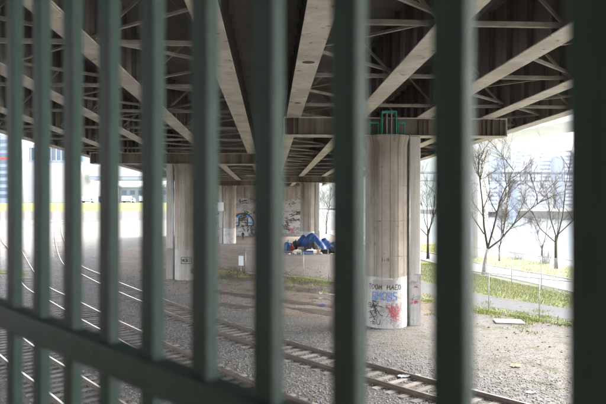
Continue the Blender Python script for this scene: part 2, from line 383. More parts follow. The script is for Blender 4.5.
blades('bank_grass', along([(28, 40), (25.6, 56), (22.5, 72), (19, 100)], 16000, -4.2, 4.5, 23), .07, .22, 4, 'bright grass between the promenade and the river')
blades('weeds', np.vstack([along([(-16, 61), (-6, 54), (2, 47), (9, 38), (16, 28.6)], 5000, -3.5, 3.5, 25, clump=120), along([(-60, 100), (-38, 66), (-24, 52)], 5000, -2, 6, 26, clump=50)]), .05, .2, 5, 'low weeds scattered on the dirt by the tracks')
m = MB(); m.box(0, 1.5, 0, .95, .02, .1)
o = link('concrete_slab', m.mesh('concrete_slab', 'concrete_pale'), None, (10.45, 31.9, 0), R(-9)); bevel(o, .02); tag(o, 'pale flat slab lying in the grass by the wire fence', 'slab')

# ------------------------------------------------------------------ viaduct superstructure
ZG, ZD, FW = 11.1, 13.5, .76
GS0, GS1 = -26, 131.9
def stiff_mesh():
    b = MB(); b.box(-.2, -.012, -.009, .009, ZG + .045, ZD - .05).box(.012, .2, -.009, .009, ZG + .045, ZD - .05); return b.mesh('stiffener', 'steel_shaded')
STIFF = stiff_mesh()
def viaduct(label, ts, edge0, edge1, phase):
    t = thing('steel_viaduct', label, 'viaduct', (0, 0, 0), BR)
    for q in ts:
        b = MB(); b.box(q - .011, q + .011, GS0, GS1, ZG + .042, ZD - .042); g = part('girder', b, 'steel_shaded', t)
        b = MB(); x = GS0
        while x < GS1:                                  # flange plates between welded splices
            x2 = min(GS1, x + 14); b.box(q - FW / 2, q + FW / 2, x, x2 - .012, ZG, ZG + .04); x = x2
        part('bottom_flange', b, 'steel_lit', g)
        b = MB(); b.box(q - .3, q + .3, GS0, GS1, ZD - .04, ZD - .003); part('top_flange', b, 'steel_shaded', g)
        s_ = 5.0 + phase
        while s_ < 62:
            link('stiffener', STIFF, g, (q, s_, 0)); s_ += 1.62
        for s_ in np.arange(12 + phase, 60, 14):         # bolted splice plates under the flange
            b = MB(); b.box(q - FW / 2 + .05, q + FW / 2 - .05, s_ - .45, s_ + .45, ZG - .018, ZG - .001); part('splice_plate', b, 'steel_lit', g)
    if phase == 0:
        for s_, a_ in ((19.4, .21), (27.0, .15)):  # dark plates stand in for the shaded openings of drain holes
            b = MB(); ring = [(ts[0] + .02 + a_ * math.cos(k * .628), s_ + a_ * .8 * math.sin(k * .628)) for k in range(10)]
            b.add([(x, y, ZG - .012) for x, y in ring] + [(x, y, ZG - .001) for x, y in ring], [tuple(range(10))[::-1]] + [(k, (k + 1) % 10, (k + 1) % 10 + 10, k + 10) for k in range(10)])
            part('drain_hole_plate', b, 'rail_rust', t)
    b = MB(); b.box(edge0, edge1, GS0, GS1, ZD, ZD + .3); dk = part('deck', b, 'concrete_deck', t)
    b = MB()
    for e in (edge0, edge1): b.box(e - (.0 if e == edge0 else .35), e + (.35 if e == edge0 else .0), GS0, GS1, ZD + .302, ZD + 1.25)
    part('parapet', b, 'concrete_pale', dk)
    sp = abs(ts[1] - ts[0]); lo = sorted(ts)
    h0, h1 = ZG + .22, ZD - .3
    e = .05
    def mk(fn):
        b = MB(); fn(b); return b.mesh('brace', 'brace_paint')
    strut = mk(lambda b: b.angle((e, 0, h0), (sp - e, 0, h0), .12)); top = mk(lambda b: b.angle((e, 0, h1), (sp - e, 0, h1)))
    d1 = mk(lambda b: b.angle((e, .03, h0 + .1), (sp / 2, .03, h1 - .05), .07)); d2 = mk(lambda b: b.angle((sp / 2, .03, h1 - .05), (sp - e, .03, h0 + .1), .07))
    pan = 6.5
    l1 = mk(lambda b: b.angle((e, .2, h0 + .17), (sp - e, pan / 2, h0 + .17), .09)); l2 = mk(lambda b: b.angle((sp - e, pan / 2 + .12, h0 + .17), (e, pan - .2, h0 + .17), .09))
    l1r = mk(lambda b: b.angle((sp - e, .2, h0 + .17), (e, pan / 2, h0 + .17), .09)); l2r = mk(lambda b: b.angle((e, pan / 2 + .12, h0 + .17), (sp - e, pan - .2, h0 + .17), .09))
    s_ = 3.0 + phase; k_ = 0
    while s_ < 126:
        for j in range(len(lo) - 1):
            q = lo[j]
            link('cross_strut', strut, t, (q, s_, 0))
            if s_ < 45:
                link('diagonal_brace', d1, t, (q, s_, 0)); link('diagonal_brace', d2, t, (q, s_, 0))
            if j != 1: link('lateral_brace', (l1r, l1)[j % 2], t, (q, s_, 0)); link('lateral_brace', (l2r, l2)[j % 2], t, (q, s_, 0))
        s_ += pan; k_ += 1
    return t
TR = [1.25 + 3.48 * k for k in range(5)]; TL = [-1.6 - 3.87 * k for k in range(5)]
viaduct('steel girder viaduct overhead on the river side, carried by the graffitied column', TR, -.08, 16.6, 0)
viaduct('steel girder viaduct overhead on the track side, left of the wide joint', TL, -18.5, -.12, 2.4)

# ------------------------------------------------------------------ graffiti strokes
LET = {'T': [[(0, 1), (1, 1.02)], [(.5, 1), (.45, 0)]], 'O': [[(.5, 1), (.1, .8), (0, .4), (.3, 0), (.8, .1), (1, .6), (.75, .95), (.5, 1)]],
       'M': [[(0, 0), (.1, 1), (.5, .35), (.9, 1), (1, 0)]], 'H': [[(.05, 1), (0, 0)], [(1, 1), (.92, 0)], [(0, .5), (.95, .55)]],
       'A': [[(0, 0), (.5, 1), (1, 0)], [(.2, .4), (.85, .38)]], 'E': [[(1, 1), (0, .95), (.05, 0), (1, .05)], [(0, .5), (.8, .55)]],
       'D': [[(.05, 1), (0, 0), (.7, .1), (1, .5), (.7, .95), (.05, 1)]], 'B': [[(.05, 1), (0, 0), (.8, .05), (.95, .35), (.1, .52), (.8, .6), (.85, .95), (.05, 1)]],
       'S': [[(1, .9), (.4, 1), (0, .75), (.3, .55), (.9, .4), (.8, .05), (0, .08)]], 'U': [[(0, 1), (.05, .2), (.5, 0), (.95, .2), (1, 1)]],
       'R': [[(.05, 0), (0, 1), (.8, .9), (.8, .55), (.1, .5), (1, 0)]], 'I': [[(.5, 1), (.5, 0)]]}
def text_strokes(txt, x, z, h, wd, gap=.35):
    out = []
    for ch in txt:
        if ch != ' ':
            for st in LET[ch]: out.append([(x + p * wd + random.gauss(0, .012), z + q * h + random.gauss(0, .012)) for p, q in st])
        x += wd * (1 + gap)
    return out
def scribble(x0, x1, z0, z1, n, seed):
    r = random.Random(seed); out = []
    for _ in range(n):
        cx, cz = r.uniform(x0, x1), r.uniform(z0, z1); st = []
        for k in range(r.randint(3, 7)):
            st.append((cx, cz)); cx = r.gauss(cx * .6 + (x0 + x1) * .2, (x1 - x0) * .17); cz = r.gauss(cz * .6 + (z0 + z1) * .2, (z1 - z0) * .2)
        out.append(st)
    return out
def ribbons(strokes, wd, fn):
    """flat brush strokes; fn(x, z) -> 3D point on the painted surface"""
    b = MB()
    for k, st in enumerate(strokes):
        pts = []
        for a_, c_ in zip(st, st[1:]):
            n = max(1, int(math.hypot(c_[0] - a_[0], c_[1] - a_[1]) / .08))
            pts += [(a_[0] + (c_[0] - a_[0]) * i / n, a_[1] + (c_[1] - a_[1]) * i / n) for i in range(n)]
        pts.append(st[-1])
        if len(pts) < 2: continue
        o = len(b.v); lift = .0006 * (k % 9)
        for i, p in enumerate(pts):
            q0, q1 = pts[max(0, i - 1)], pts[min(len(pts) - 1, i + 1)]; dx, dz = q1[0] - q0[0], q1[1] - q0[1]; l = math.hypot(dx, dz) or 1
            h = wd / 2 * random.uniform(.8, 1.2)
            b.v.append(tuple(fn(p[0] - dz / l * h, p[1] + dx / l * h, lift))); b.v.append(tuple(fn(p[0] + dz / l * h, p[1] - dx / l * h, lift)))
        for i in range(len(pts) - 1): b.f.append((o + 2 * i, o + 2 * i + 1, o + 2 * i + 3, o + 2 * i + 2)); b.mi.append(0)
    return b

# ------------------------------------------------------------------ piers
ZC = 10.1                                               # top of the concrete columns
RC = 1.12
def column_mesh(Rc, z1):
    nf = 16; ang = []
    for k in range(nf):
        a0 = 2 * math.pi * k / nf
        ang += [(a0 - .006, -.022), (a0 + .006, -.022), (a0 + .012, 0)] + [(a0 + 2 * math.pi / nf * f, 0) for f in (.33, .66)] + [(a0 + 2 * math.pi / nf - .012, 0)]
    zs = [(-.3, 0)]
    z = 1.9
    while z < z1 - 1.2:
        zs += [(z - .012, 0), (z - .006, -.016), (z + .006, -.016), (z + .012, 0)]; z += 1.85
    zs += [(z1 - .55, 0), (z1 - .3, .05), (z1 - .12, .12), (z1 - .12, .12), (z1, .12)]
    b = MB(); n = len(ang)
    for z, dr in zs:
        for a, dg in ang: b.v.append(((Rc + dr + dg) * math.cos(a), (Rc + dr + dg) * math.sin(a), z))
    for i in range(len(zs) - 1):
        for j in range(n):
            j2 = (j + 1) % n; b.f.append((i * n + j, i * n + j2, (i + 1) * n + j2, (i + 1) * n + j)); b.mi.append(0)
    b.f.append(tuple((len(zs) - 1) * n + j for j in range(n))); b.mi.append(0)
    return b
def pier(label, t, s, side, cap0, cap1, ts, band_h=2.65, paint='white_paint', near=True, pal_dx=1.5):
    p = thing('bridge_pier', label, 'bridge pier', BW(t, s, 0), BR)
    part('column', column_mesh(RC, ZC), 'concrete', p)
    b = MB(); n = 64; r_ = random.Random(int(s * 10))
    for zz in (0, 1):
        for j in range(n): b.v.append(((RC + .008) * math.cos(2 * math.pi * j / n), (RC + .008) * math.sin(2 * math.pi * j / n), -.2 if zz == 0 else band_h + r_.gauss(0, .008) + .03 * math.sin(j * .35)))
    for j in range(n): b.f.append((j, (j + 1) % n, n + (j + 1) % n, n + j)); b.mi.append(0)
    part('paint_band', b, paint, p, smooth=True)
    px = side * pal_dx
    b = MB(); b.box(px - .29, px + .29, -.34, .34, -.3, ZC - .003); bevel(part('pilaster', b, 'concrete_pale', p), .03)
    b = MB(); b.box(px - .296, px + .296, -.346, .346, -.2, band_h + .1); part('paint_band', b, paint, p)
    b = MB(); b.tube([(side * (pal_dx - .34), -.42, -.1), (side * (pal_dx - .34), -.42, ZC + .1)], .055, 10); part('drain_pipe', b, 'grey_steel', p, smooth=True)
    # steel cap beam: an I-section with end plates and stiffeners
    c0, c1 = cap0 - t, cap1 - t
    b = MB(); b.box(c0, c1, -.2, .2, ZC + .05, ZG - .06); cap = part('cap_beam', b, 'cap_paint', p)
    for nm, z0, z1 in (('bottom_flange', ZC + .006, ZC + .047), ('top_flange', ZG - .058, ZG - .022)):
        b = MB(); b.box(c0 - .02, c1 + .02, -.46, .46, z0, z1); part(nm, b, 'steel_lit', cap)
    for e in (c0, c1):
        b = MB(); b.box(e - .018, e + .018, -.44, .44, ZC + .05, ZG - .061); part('end_plate', b, 'steel_lit', cap)
    st = [q - t + d for q in ts for d in (-.26, 0, .26)] + ([c1 - .35, c1 - .7, c1 - 1.05] if side > 0 else [c0 + .35, c0 + .7, c0 + 1.05])
    for q in st:
        if c0 + .05 < q < c1 - .05:
            b = MB(); b.box(q - .012, q + .012, -.42, -.203, ZC + .05, ZG - .061); part('stiffener', b, 'cap_paint', cap)
    return p
p1 = pier('near round concrete column with graffiti on its white base, under a steel cap beam', 6.24, 31.4, 1, .75, 12.7, TR)
p2 = pier('round concrete column by the tracks at left, small framed tag on its white base', -7.28, 52.5, -1, -15.6, -.9, TL, paint='grey_buff')
p3 = pier('distant round concrete column standing behind the blue tarp shelters', 5.75, 90, 1, .75, 12.7, TR, near=False)
p4 = pier('distant concrete column left of the standing person, near the graffiti wall', -7.1, 104, -1, -15.6, -.9, TL, near=False)
# green steel bearing frame standing on the near column
b = MB()
b.box(-.40, .40, -.93, -.55, 1.16, 1.26); g = part('bearing_frame', b, 'green_paint', p1); g.location = (0, 0, ZC)
for x in (-.38, -.13, .12, .37):
    b = MB(); b.box(x - .028, x + .028, -.9, -.58, .002, 1.158); q = part('post', b, 'green_paint' if abs(x) > .3 else 'brace_paint', g)
for x0, x1 in ((-1.0, -.5), (.5, .9)):
    b = MB(); b.box(x0, x1, -.6, -.49, .62, .72); b.box(x0, x0 + .05, -.6, -.49, .002, .62); b.box(x1 - .05, x1, -.6, -.49, .002, .62); part('side_frame', b, 'green_paint', g)
# graffiti on the near column, in column coordinates: x to the right as seen from the tracks
def on_cyl(p, Rr, off):
    a0 = math.atan2(-p.location.y, -p.location.x) - BR
    return lambda x, z, l=0: ((Rr + off + l) * math.cos(a0 + x / Rr), (Rr + off + l) * math.sin(a0 + x / Rr), z)
f1 = on_cyl(p1, RC, .013)
part('graffiti', ribbons(text_strokes('TOOM HAED', -1.0, 2.02, .25, .155), .038, f1), 'ink_black', p1)
for st_ in ([(-.75, 2.35), (.55, 2.4)], [(-.3, .95), (.5, 1.0)], [(-.9, .6), (-.2, .62)]):
    part('buffed_patch', ribbons([st_], .3, on_cyl(p1, RC, .0095)), 'grey_buff', p1)
part('graffiti', ribbons(scribble(-1.1, .9, .2, 1.5, 9, 77), .02, on_cyl(p1, RC, .012)), 'ink_grey', p1)
bl = text_strokes('BMOBS', -.74, 1.47, .42, .25, .1)
part('graffiti', ribbons(bl, .085, f1), 'ink_blue', p1)
part('graffiti', ribbons([[(x + .02, z + .01) for x, z in s_] for s_ in bl], .026, on_cyl(p1, RC, .021)), 'ink_white', p1)
part('graffiti', ribbons(text_strokes('SA', -1.05, 1.05, .26, .2, .2) + scribble(-1.15, -.1, .65, 1.4, 9, 4) + text_strokes('SU', -.75, .2, .24, .2, .25) + scribble(-1.05, -.6, .15, .45, 3, 5), .03, on_cyl(p1, RC, .03)), 'ink_black', p1)
part('graffiti', ribbons(text_strokes('RSA', .02, 1.02, .3, .2, .1) + text_strokes('ABE', .06, .6, .34, .2, .1) + scribble(0, .85, .25, 1.35, 12, 9), .022, on_cyl(p1, RC, .038)), 'ink_red', p1)
part('stencil_mark', ribbons([[(-.2, 3.5), (-.2, 3.68)], [(-.08, 3.5), (-.08, 3.6)], [(.05, 3.5), (.05, 3.68)], [(.13, 3.5), (.13, 3.68)], [(.08, 3.6), (.16, 3.6)]], .03, on_cyl(p1, RC, .004)), 'ink_black', p1)
part('graffiti', ribbons(scribble(1.28, 1.68, 1.1, 1.4, 5, 12) + scribble(1.4, 1.7, 2.0, 2.2, 3, 13), .03, lambda x, z, l=0: (x, -.35 - l, z)), 'ink_red', p1)
f2 = on_cyl(p2, RC, .013)
part('graffiti', ribbons([[(-.55, 1.45), (.35, 1.45), (.35, 2.0), (-.55, 2.0), (-.55, 1.45)]] + text_strokes('MURT', -.47, 1.58, .3, .15), .05, f2), 'ink_black', p2)
part('graffiti', ribbons(scribble(.3, .9, .55, 1.1, 10, 31), .06, f2), 'ink_black', p2)
b = MB(); b.box(-1.95, -.9, -1.2, -1.16, 5.7, 7.2); part('notice_board', b, 'white_metal', p4)

# ------------------------------------------------------------------ graffitied wall at the far end
wl = thing('retaining_wall', 'graffiti covered concrete wall closing the far end beneath the viaduct', 'wall', BW(-4, 130, 0), BR)
WX0, WX1 = -15.5, 14.4
b = MB(); b.box(WX0, WX1, 2.2, 2.7, -.3, ZD + .2); part('backwall', b, 'concrete', wl)
x = WX0
while x < WX1 - .1:                                     # cast panels with open joints
    for z0, z1 in ((-.3, 3.6), (3.62, 7.2), (7.22, 11.0)):
        b = MB(); b.box(x + .015, min(x + 3.5, WX1) - .015, random.uniform(-.02, .02), .6, z0, z1); part('panel', b, 'concrete', wl)
    x += 3.52
inks = ['ink_white', 'ink_grey', 'ink_black', 'ink_white', 'ink_blue', 'ink_red', 'ink_grey', 'ink_black']
for k_, ink in enumerate(inks):
    fn = (lambda kk: (lambda x, z, l=0: (x, -.03 - .006 * kk - l, z)))(k_)
    st = []
    for q in range(110 if ink == 'ink_white' else 40 if ink in ('ink_grey', 'ink_black') else 8):
        x0 = random.uniform(WX0, WX1 - 2.5); z0 = random.choice([.3, 1.6, 2.9, 4.2, 5.6, 7.0]) + random.uniform(-.4, .4)
        st += scribble(x0, x0 + 2.4, z0, z0 + 1.3, 3, random.random())
    part('graffiti', ribbons(st, .26 if ink == 'ink_white' else .11, fn), ink, wl)
# the large blue and white piece with its black arch
xa = (243 - CX) / FPX * 129 - wl.location.x
fnp = lambda kk: (lambda x, z, l=0: (xa + x, -.1 - .01 * kk - l, z))
part('mural_letters', ribbons([[(-1.9, 2.6), (-1.2, 2.6)], [(-1.95, 3.2), (-1.0, 3.3)], [(-1.7, 3.9), (-1.0, 3.9)], [(1.0, 2.6), (1.9, 2.6)], [(1.0, 3.3), (1.95, 3.2)], [(.9, 3.9), (1.6, 3.9)]], .62, fnp(0)), 'ink_white', wl)
part('mural_letters', ribbons([[(-2.0, 2.9), (-1.1, 2.95)], [(1.0, 2.95), (2.0, 2.9)], [(-1.5, 4.2), (-.7, 4.5)], [(.7, 4.5), (1.5, 4.2)]], .42, fnp(1)), 'ink_blue', wl)
part('mural_letters', ribbons([[(-2.2, 2.3), (-2.3, 3.2), (-1.7, 4.3), (-.8, 4.9), (.2, 5.0), (1.2, 4.7), (2.0, 3.9), (2.3, 3.0), (2.2, 2.3)], [(-.9, 2.3), (-.95, 4.0)], [(.9, 2.3), (.95, 4.0)], [(-2.2, 2.3), (-.9, 2.3)], [(.9, 2.3), (2.2, 2.3)]], .28, fnp(2)), 'ink_black', wl)

def scrap(label, p, sx, sy, rz, mt, z=.06):
    b = MB(); n = 6
    for j in range(n + 1):
        for i in range(n + 1): b.v.append(((i / n - .5) * sx, (j / n - .5) * sy, .02 * math.sin(i * 1.3 + j) + .05 * (i / n) ** 2 + random.gauss(0, .006)))
    for j in range(n):
        for i in range(n): a = j * (n + 1) + i; b.f.append((a, a + 1, a + n + 2, a + n + 1)); b.mi.append(0)
    o = link('litter_scrap', b.mesh('litter_scrap', mt), None, (p[0], p[1], z + .03), rz); o.modifiers.new('thick', 'SOLIDIFY').thickness = .004; tag(o, label, 'litter')
scrap('white paper scrap lying on a tie of the track nearest the column', G(404.5, 377, .05), .42, .3, R(20), 'white_metal')
scrap('pale litter scrap on gravel at lower right, near the last bar', G(531, 394), .3, .2, R(-30), 'white_metal', .02)
scrap('brown cardboard scrap on the gravel below the concrete slab', G(516, 367), .4, .28, R(10), 'cardboard', .02)
scrap('blue plastic scrap on the dirt left of the near column', G(322, 306), .5, .35, R(50), 'tarp_blue', .02)
# ------------------------------------------------------------------ chain-link fences
def chain_fence(label, pts, h, sp, gate=False):
    P_ = resample(pts, sp); t = thing('chain_link_fence', label, 'fence', (*P_[len(P_) // 2], 0))
    for p in P_:
        b = MB(); b.tube([(p[0], p[1], -.2), (p[0], p[1], h + .06)], .03, 8); part('post', b, 'grey_steel', t, world=True, smooth=True)
    for z in (h, .12):
        b = MB(); b.tube([(p[0], p[1], z) for p in P_], .021, 6); part('rail', b, 'grey_steel', t, world=True, smooth=True)
    b = MB(); r_ = .0022
    for p, q in zip(P_, P_[1:]):
        p, q = Vector((*p, 0)), Vector((*q, 0)); L = (q - p).length; d = (q - p) / L; x = -h
        while x < L:
            for sg in (1, -1):
                x0, x1 = max(x, 0), min(x + h, L)
                if x1 - x0 > .05:
                    z0, z1 = x0 - x, x1 - x
                    if sg < 0: z0, z1 = h - z0, h - z1
                    b.tube([p + d * x0 + Vector((0, 0, z0)), p + d * x1 + Vector((0, 0, z1))], r_, 3, cap=False)
            x += .075
    tag(part('wire_mesh', b, 'grey_steel', t, world=True), kind='stuff'); return t
chain_fence('chain link fence along the near edge of the grey path, running behind the column', [(22, 22.7), (14.1, 31.6), (10.7, 36.2), (4.4, 46), (0, 52.2), (-7.8, 57.5)], 2.35, 3.35)
chain_fence('taller chain link fence beside the pale riverside promenade', [(20.6, 33), (18.6, 43.4), (17.6, 48), (16.6, 53), (14.6, 62)], 2.55, 4.1)
# notice on the wire under the viaduct
nf_ = G(241, 271); b = MB(); b.box(-.26, .26, -.012, .012, .55, 1.5); o = link('notice_sign', b.mesh('notice_sign', 'white_metal'), None, (nf_.x, nf_.y - .06, 0), R(-20))
b = MB(); b.tube([(0, .03, -.1), (0, .03, 1.62)], .025, 8); part('post', b, 'grey_steel', o); tag(o, 'small white notice on a post in the dirt under the viaduct', 'sign')

# ------------------------------------------------------------------ shelters and belongings under the far pier
def tarp(name, label, cat, loc, rz, wx, wy, peaks, mat_, seed, poles=True):
    """a sheet draped over poles: peaks are (x, y, height, spread)"""
    r_ = random.Random(seed); nx_, ny_ = 34, 26; b = MB()
    for j in range(ny_ + 1):
        for i in range(nx_ + 1):
            u, v = i / nx_ * 2 - 1, j / ny_ * 2 - 1; x, y = u * wx / 2, v * wy / 2; z = 0.0
            for (qx, qy, qh, qr) in peaks:
                d_ = math.hypot((x - qx) / qr, (y - qy) / (qr * .8)); f = max(0.0, 1 - d_); z = max(z, qh * (1 - (1 - f) ** 1.6) * (1 - .16 * math.sin(f * math.pi)))
            a_ = math.atan2(y - peaks[0][1], x - peaks[0][0])
            z += (.05 * math.sin(a_ * 7 + seed + .8 * math.sin(x * 3)) + .06 * math.sin(x * 3.3 + y * 2.7 + seed * 2) + .03 * math.sin(x * 9 - y * 7)) * min(1, z) + r_.gauss(0, .02)
            edge = max(abs(u), abs(v))
            if edge > .93: z *= .45
            b.v.append((x * (1 + .05 * math.sin(v * 5 + seed)), y * (1 + .07 * math.sin(u * 6 + seed)), max(.01, z)))
    for j in range(ny_):
        for i in range(nx_):
            a = j * (nx_ + 1) + i; b.f.append((a, a + 1, a + nx_ + 2, a + nx_ + 1)); b.mi.append(0)
    t = thing(name, label, cat, loc, rz)
    o = part('tarp', b, mat_, t, smooth=True); sm = o.modifiers.new('thick', 'SOLIDIFY'); sm.thickness = .015
    for qx, qy, qh, qr in peaks[:2]:
        b = MB(); b.tube([(qx, qy, 0), (qx, qy, qh * .9)], .03, 6); part('pole', b, 'brace_paint', t)
    return t
def at(px, Y): return Vector(((px - CX) / FPX * Y, Y, 0))
tarp('tarp_shelter', 'right hand blue tarp shelter with a pointed ridge beside the column', 'tent', at(324, 83.3), R(8), 4.4, 3.4, [(-1.2, 0, 2.35, 2.6), (.1, .3, 2.05, 2.5), (1.3, 0, 1.5, 2.0), (.6, -.8, 1.2, 1.4)], 'tarp_blue', 3)
tarp('tarp_shelter', 'left hand blue tarp shelter in front of the distant column base', 'tent', at(308, 85.3), R(-8), 4.0, 3.2, [(.5, 0, 2.75, 2.6), (-.7, .2, 2.35, 2.2), (1.4, -.3, 1.9, 1.6), (-1.3, -.5, 1.2, 1.2)], 'tarp_blue', 8)
tarp('tarp_heap', 'low dark tarp heaped between the two blue shelters', 'tarp', at(313.5, 81), R(20), 3.0, 2.0, [(0, 0, 1.7, 1.5), (-.8, 0, 1.1, 1.0)], 'cloth_dark', 14)
tarp('tarp_heap', 'dark grey blanket heap behind the bags, left of the shelters', 'tarp', at(298.5, 86), R(-10), 2.6, 2.0, [(.3, 0, 1.9, 1.4), (-.7, 0, 1.3, 1.0)], 'ink_grey', 19)
def bag(name, label, cat, loc, sx, sy, sz, mat_, seed):
    b = bmesh.new(); bmesh.ops.create_icosphere(b, subdivisions=3, radius=1); r_ = random.Random(seed); ph = [r_.uniform(0, 6) for _ in range(4)]
    for v in b.verts:
        k_ = 1 + .13 * math.sin(v.co.x * 4 + ph[0]) * math.sin(v.co.y * 5 + ph[1]) + .08 * math.sin(v.co.z * 7 + ph[2]) + r_.gauss(0, .02)
        pinch = 1 if v.co.z < .5 else 1 - (v.co.z - .5) * .9
        v.co = Vector((v.co.x * sx * k_ * pinch, v.co.y * sy * k_ * pinch, max(0, (v.co.z + .75) / 1.75) * sz * k_))
    me = bpy.data.meshes.new(name); b.to_mesh(me); b.free(); me.materials.append(MATS[mat_])
    t = thing(name, label, cat, loc); link('sack', me, t)
    b = MB(); b.tube([(0, 0, sz * .93), (.02, 0, sz * 1.06), (.06, .02, sz * 1.14)], [.05, .035, .07], 7); part('tied_neck', b, mat_, t); return t
bag('rubbish_bag', 'blue bag at the left end of the encampment', 'bag', at(287.8, 83), .6, .55, 1.5, 'tarp_blue', 1)
bag('rubbish_bag', 'red bag leaning against the blue one', 'bag', at(292, 82.4), .38, .35, 1.1, 'cloth_red', 2)
bag('rubbish_bag', 'black bag right behind the red one', 'bag', at(295.5, 84), .55, .5, 1.5, 'cloth_dark', 3)
bag('rubbish_bag', 'small black bag at the foot of the right blue shelter', 'bag', at(331.5, 81), .5, .45, .8, 'cloth_dark', 4)
bag('rubbish_bag', 'cream bag lying in front of the blue shelters', 'bag', at(311.5, 79.4), .75, .5, .75, 'cloth_cream', 5)
bag('rubbish_bag', 'pale cream bundle to the left of the camp crates', 'bag', at(297.5, 80), .65, .45, .6, 'cloth_cream', 6)
def crate(name, label, cat, loc, sx, sy, sz, mat_, rz):
    t = thing(name, label, cat, loc, rz); b = MB(); th = .03
    b.box(-sx / 2, sx / 2, -sy / 2, sy / 2, 0, th)
    b.box(-sx / 2, sx / 2, -sy / 2, -sy / 2 + th, th, sz).box(-sx / 2, sx / 2, sy / 2 - th, sy / 2, th, sz).box(-sx / 2, -sx / 2 + th, -sy / 2 + th, sy / 2 - th, th, sz).box(sx / 2 - th, sx / 2, -sy / 2 + th, sy / 2 - th, th, sz)
    part('body', b, mat_, t); b = MB(); b.box(-sx / 2 - .02, sx / 2 + .02, -sy / 2 - .02, sy / 2 + .02, sz, sz + .06); part('lid', b, mat_, t); return t
crate('storage_crate', 'blue lidded crate in front of the encampment', 'crate', at(307.5, 79), 1.5, .7, .45, 'tarp_blue', R(6))
crate('cardboard_box', 'brown box between the bags and the left shelter', 'box', at(300.8, 82.5), .8, .6, .7, 'cardboard', R(15))
crate('cardboard_box', 'brown box half hidden behind the cream bag', 'box', at(316.5, 79.6), .9, .6, .5, 'cardboard', R(-12))
crate('storage_crate', 'dark crate at the right front of the encampment', 'crate', at(325, 80), .9, .6, .55, 'cloth_dark', R(-20))

for q in range(20):                                     # small clutter nobody could name
    p = at(random.uniform(289, 332), random.uniform(78.6, 82)); b = MB(); sx, sy, sz = random.uniform(.12, .4), random.uniform(.1, .3), random.uniform(.08, .4); n = 7
    for k_, (zz, rr) in enumerate(((0, .9), (sz * .5, 1), (sz, .55))):
        for j in range(n): a = 6.283 * j / n; b.v.append((math.cos(a) * sx * rr * random.uniform(.7, 1.2), math.sin(a) * sy * rr * random.uniform(.7, 1.2), zz))
    for k_ in range(2):
        for j in range(n): b.f.append((k_ * n + j, k_ * n + (j + 1) % n, (k_ + 1) * n + (j + 1) % n, (k_ + 1) * n + j)); b.mi.append(0)
    b.f.append(tuple(2 * n + j for j in range(n))); b.mi.append(0)
    mt = random.choice(['cloth_dark', 'cloth_cream', 'cloth_dark', 'tarp_blue', 'cardboard', 'ink_grey', 'white_metal'])
    o = link('clutter_item', b.mesh('clutter_item', mt), None, p, random.uniform(0, 3)); tag(o, 'small item of clutter strewn on the dirt before the blue shelters', 'clutter', 'belongings strewn before the shelters')

# ------------------------------------------------------------------ person
def person(loc, rz):
    t = thing('person', 'person in dark clothing standing in front of the graffiti wall', 'person', loc, rz)
    V = [(0, 0, .95), (0, .01, 1.2), (0, .01, 1.42), (0, 0, 1.54), (0, -.02, 1.66), (.09, 0, .9), (.11, -.02, .5), (.11, .02, .07), (.11, -.13, .04), (-.09, 0, .9), (-.12, .02, .5), (-.13, .05, .07), (-.13, -.1, .04),
         (.19, .01, 1.4), (.25, .03, 1.12), (.24, -.06, .88), (-.19, .01, 1.4), (-.26, .03, 1.12), (-.24, -.06, .88)]
    E_ = [(0, 1), (1, 2), (2, 3), (3, 4), (0, 5), (5, 6), (6, 7), (7, 8), (0, 9), (9, 10), (10, 11), (11, 12), (2, 13), (13, 14), (14, 15), (2, 16), (16, 17), (17, 18)]
    rad = [.17, .16, .18, .065, .10, .11, .075, .05, .04, .11, .075, .05, .04, .085, .06, .045, .085, .06, .045]
    me = bpy.data.meshes.new('body'); me.from_pydata(V, E_, []); me.materials.append(MATS['cloth_dark'])
    o = link('body', me, t); md = o.modifiers.new('skin', 'SKIN'); md.use_smooth_shade = True
    for i, r_ in enumerate(rad): me.skin_vertices[0].data[i].radius = (r_, r_ * .8)
    me.skin_vertices[0].data[0].use_root = True; o.modifiers.new('sub', 'SUBSURF').levels = 1
    b = bmesh.new(); bmesh.ops.create_icosphere(b, subdivisions=3, radius=1)
    for v in b.verts:
        x, y, z = v.co; fw = max(0, -y)
        nose = .22 if abs(x) < .16 and -.15 < z < .12 and y < -.8 else 0
        v.co = (x * .078 * (1 - .2 * max(0, -z)), y * .098 - nose * .1 * fw, z * .12 + 1.68)
    me = bpy.data.meshes.new('head'); b.to_mesh(me); b.free(); me.materials.append(MATS['skin']); h = link('head', me, t)
    b = bmesh.new(); bmesh.ops.create_icosphere(b, subdivisions=3, radius=1)
    for v in b.verts:
        x, y, z = v.co; v.co = (x * .09, y * .108 + .012, max(z, -.1 + (-.6 if y > .2 else 0)) * .13 + 1.69 + (.02 if y < -.5 else 0))
    me = bpy.data.meshes.new('hair'); b.to_mesh(me); b.free(); me.materials.append(MATS['cloth_dark']); link('hair', me, h)
    for sx in (1, -1):
        b = MB(); b.tube([(sx * .24, -.05, .9), (sx * .235, -.08, .82), (sx * .22, -.09, .78)], [.035, .04, .025], 8); hd = part('hand', b, 'skin', t, smooth=True)
        for k_ in range(4):
            b = MB(); y = -.06 - .022 * k_; b.tube([(sx * .225, y, .79), (sx * .215, y - .005, .745), (sx * .2, y, .71 + .008 * abs(k_ - 1.5))], [.01, .009, .008], 5); part('finger', b, 'skin', hd, smooth=True)
        b = MB(); b.tube([(sx * .22, -.1, .84), (sx * .2, -.13, .8), (sx * .19, -.135, .765)], [.012, .011, .009], 5); part('thumb', b, 'skin', hd, smooth=True)
person(at(243, 112), R(15))

